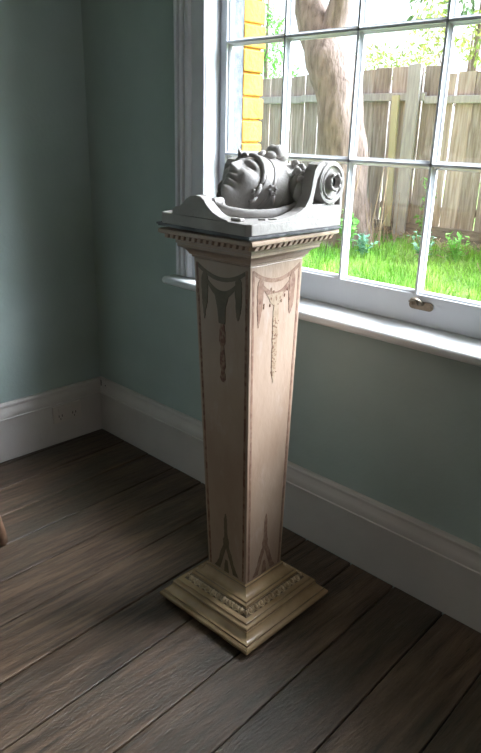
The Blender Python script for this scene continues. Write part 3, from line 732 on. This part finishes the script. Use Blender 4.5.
# weeds
def weed(x,y,h,n,mt,label,size=.05):
    z=gz(x,y); t=tag(empty('weed',(x,y,z)),label,'weed','weeds in the lawn by the fence'); m=MB(); s=MB()
    for q in range(n):
        a=random.uniform(0,2*PI); r=random.uniform(.0,.13); hh=h*random.uniform(.5,1)
        tip=Vector((math.cos(a)*r,math.sin(a)*r,hh)); s.tube([(0,0,-.02),tip*.5+Vector((0,0,.02)),tip],.003,5)
        for k in range(5):
            f=Vector((0,0,0)).lerp(tip,.35+.16*k); d=Vector((random.gauss(0,1),random.gauss(0,1),.5)).normalized(); sd=d.cross(Vector((0,0,1))).normalized(); L_=size*random.uniform(.7,1.2)
            m.tone=random.uniform(-1,1); m.add([f,f+d*L_*.5+sd*L_*.3,f+d*L_-Vector((0,0,.01)),f+d*L_*.5-sd*L_*.3],[(0,1,2,3)])
    s.build('stem',mt,t); m.build('leaves',mt,t,tone=True)
weed(-.70,3.15,.36,26,M['weed'],'tall leafy green weed in the lawn right of the tree trunk',.07)
weed(-.50,3.1,.22,16,M['weedb'],'low blue green weed in the grass beside the tall weed',.06)
weed(-1.05,2.9,.17,14,M['weedb'],'low dark weed at the foot of the forked tree',.05)
weed(-.02,3.3,.26,18,M['weedb'],'blue green weed in the grass under the fence at right',.06)
weed(.22,3.45,.24,14,M['weed'],'green weed against the dark plinth at the right edge',.06)
cl=tag(empty('climbing_weed',(-.38,FY-.09,gz(-.38,3.9))),'small climbing weed growing up the palings right of the post','weed')
m=MB(); m.tube([(0,0,-.02),(-.03,.0,.2),(.02,0,.4),(0,.02,.62)],.004,5); m.build('stem',M['weed'],cl)
m=MB()
for z in range(12): leaves(m,(random.uniform(-.05,.05),-.03,.1+.045*z),(.05,.02,.04),9,.05)
m.build('leaves',M['weed'],cl,tone=True)
# twig litter along the fence foot
m=MB(); random.seed(50)
for q in range(900):
    x=random.uniform(-2.6,1.2); y=FY-.03-abs(random.gauss(0,.16))-.03; z=gz(x,y)+random.uniform(0,.05); a=random.uniform(0,PI); l=random.uniform(.03,.12)
    m.tone=random.uniform(-1,.6); m.tube([(x,y,z),(x+math.cos(a)*l,y+math.sin(a)*l*.3,z+random.uniform(-.01,.06))],.004,4)
tag(m.build('twig_litter',M['twig'],tone=True),'brown twigs and litter heaped along the foot of the fence','litter',kind='stuff')

# ------------------------------------------------------------------ sky
W=bpy.data.worlds.new('sky'); S.world=W; W.use_nodes=True; N=W.node_tree.nodes; L=W.node_tree.links
bg=N['Background']; tc=N.new('ShaderNodeTexCoord'); nz=N.new('ShaderNodeTexNoise'); nz.inputs['Scale'].default_value=2.2; nz.inputs['Detail'].default_value=4
L.new(tc.outputs['Generated'],nz.inputs['Vector']); r=N.new('ShaderNodeValToRGB')
r.color_ramp.elements[0].color=(.78,.88,1,1); r.color_ramp.elements[1].color=(.95,.97,1,1); r.color_ramp.elements[0].position=.35; r.color_ramp.elements[1].position=.6
L.new(nz.outputs['Fac'],r.inputs[0]); L.new(r.outputs[0],bg.inputs['Color'])
# overcast sky with the sun glowing through the cloud beyond the fence
D=Vector((.55,.55,.62)).normalized()
dt=N.new('ShaderNodeVectorMath'); dt.operation='DOT_PRODUCT'; dt.inputs[1].default_value=D
nm=N.new('ShaderNodeVectorMath'); nm.operation='NORMALIZE'; L.new(tc.outputs['Generated'],nm.inputs[0]); L.new(nm.outputs[0],dt.inputs[0])
mr=N.new('ShaderNodeMapRange'); mr.interpolation_type='SMOOTHSTEP'; mr.inputs['From Min'].default_value=.84; mr.inputs['From Max'].default_value=1.0
mr.inputs['To Min'].default_value=SKY_BASE; mr.inputs['To Max'].default_value=SKY_GLOW; L.new(dt.outputs['Value'],mr.inputs['Value']); L.new(mr.outputs[0],bg.inputs['Strength'])
W.cycles.sampling_method='MANUAL'; W.cycles.sample_map_resolution=512
def lamp(name,loc,rot,sx,sy,e,col):
    l=bpy.data.lights.new(name,'AREA'); l.shape='RECTANGLE'; l.size=sx; l.size_y=sy; l.energy=e; l.color=col
    o=bpy.data.objects.new(name,l); COL.objects.link(o); o.location=loc; o.rotation_euler=rot; return o
# warm fill light added outside the invented window in the right wall
lamp('side_window_fill',(RX+.16,-2.0,1.9),(0,PI/2,0),1.8,1.5,SIDE,(1,.84,.66))

# ------------------------------------------------------------------ camera
f,ya,pi_,ro,cx,cy=662.8,-.770,.355,.025,2.841,-1.851
cyw,syw,cp,sp=math.cos(ya),math.sin(ya),math.cos(pi_),math.sin(pi_)
fwd=Vector((syw*cp,cyw*cp,-sp)); right=Vector((cyw,-syw,0)); up=right.cross(fwd)
r2=right*math.cos(ro)+up*math.sin(ro); u2=-right*math.sin(ro)+up*math.cos(ro)
cam=bpy.data.cameras.new('camera'); co=bpy.data.objects.new('camera',cam); COL.objects.link(co)
mw=Matrix(((r2.x,u2.x,-fwd.x,cx),(r2.y,u2.y,-fwd.y,cy),(r2.z,u2.z,-fwd.z,1.55),(0,0,0,1))); co.matrix_world=mw
cam.sensor_fit='HORIZONTAL'; cam.sensor_width=36; cam.lens=f/481*36; cam.clip_start=.05
S.camera=co
vs_=S.view_settings; S.display_settings.display_device='sRGB'; vs_.view_transform='Standard'; vs_.look='None'; vs_.exposure=0.1; vs_.gamma=1; vs_.use_curve_mapping=False
S.cycles.max_bounces=8; S.cycles.diffuse_bounces=6; S.cycles.transparent_max_bounces=16
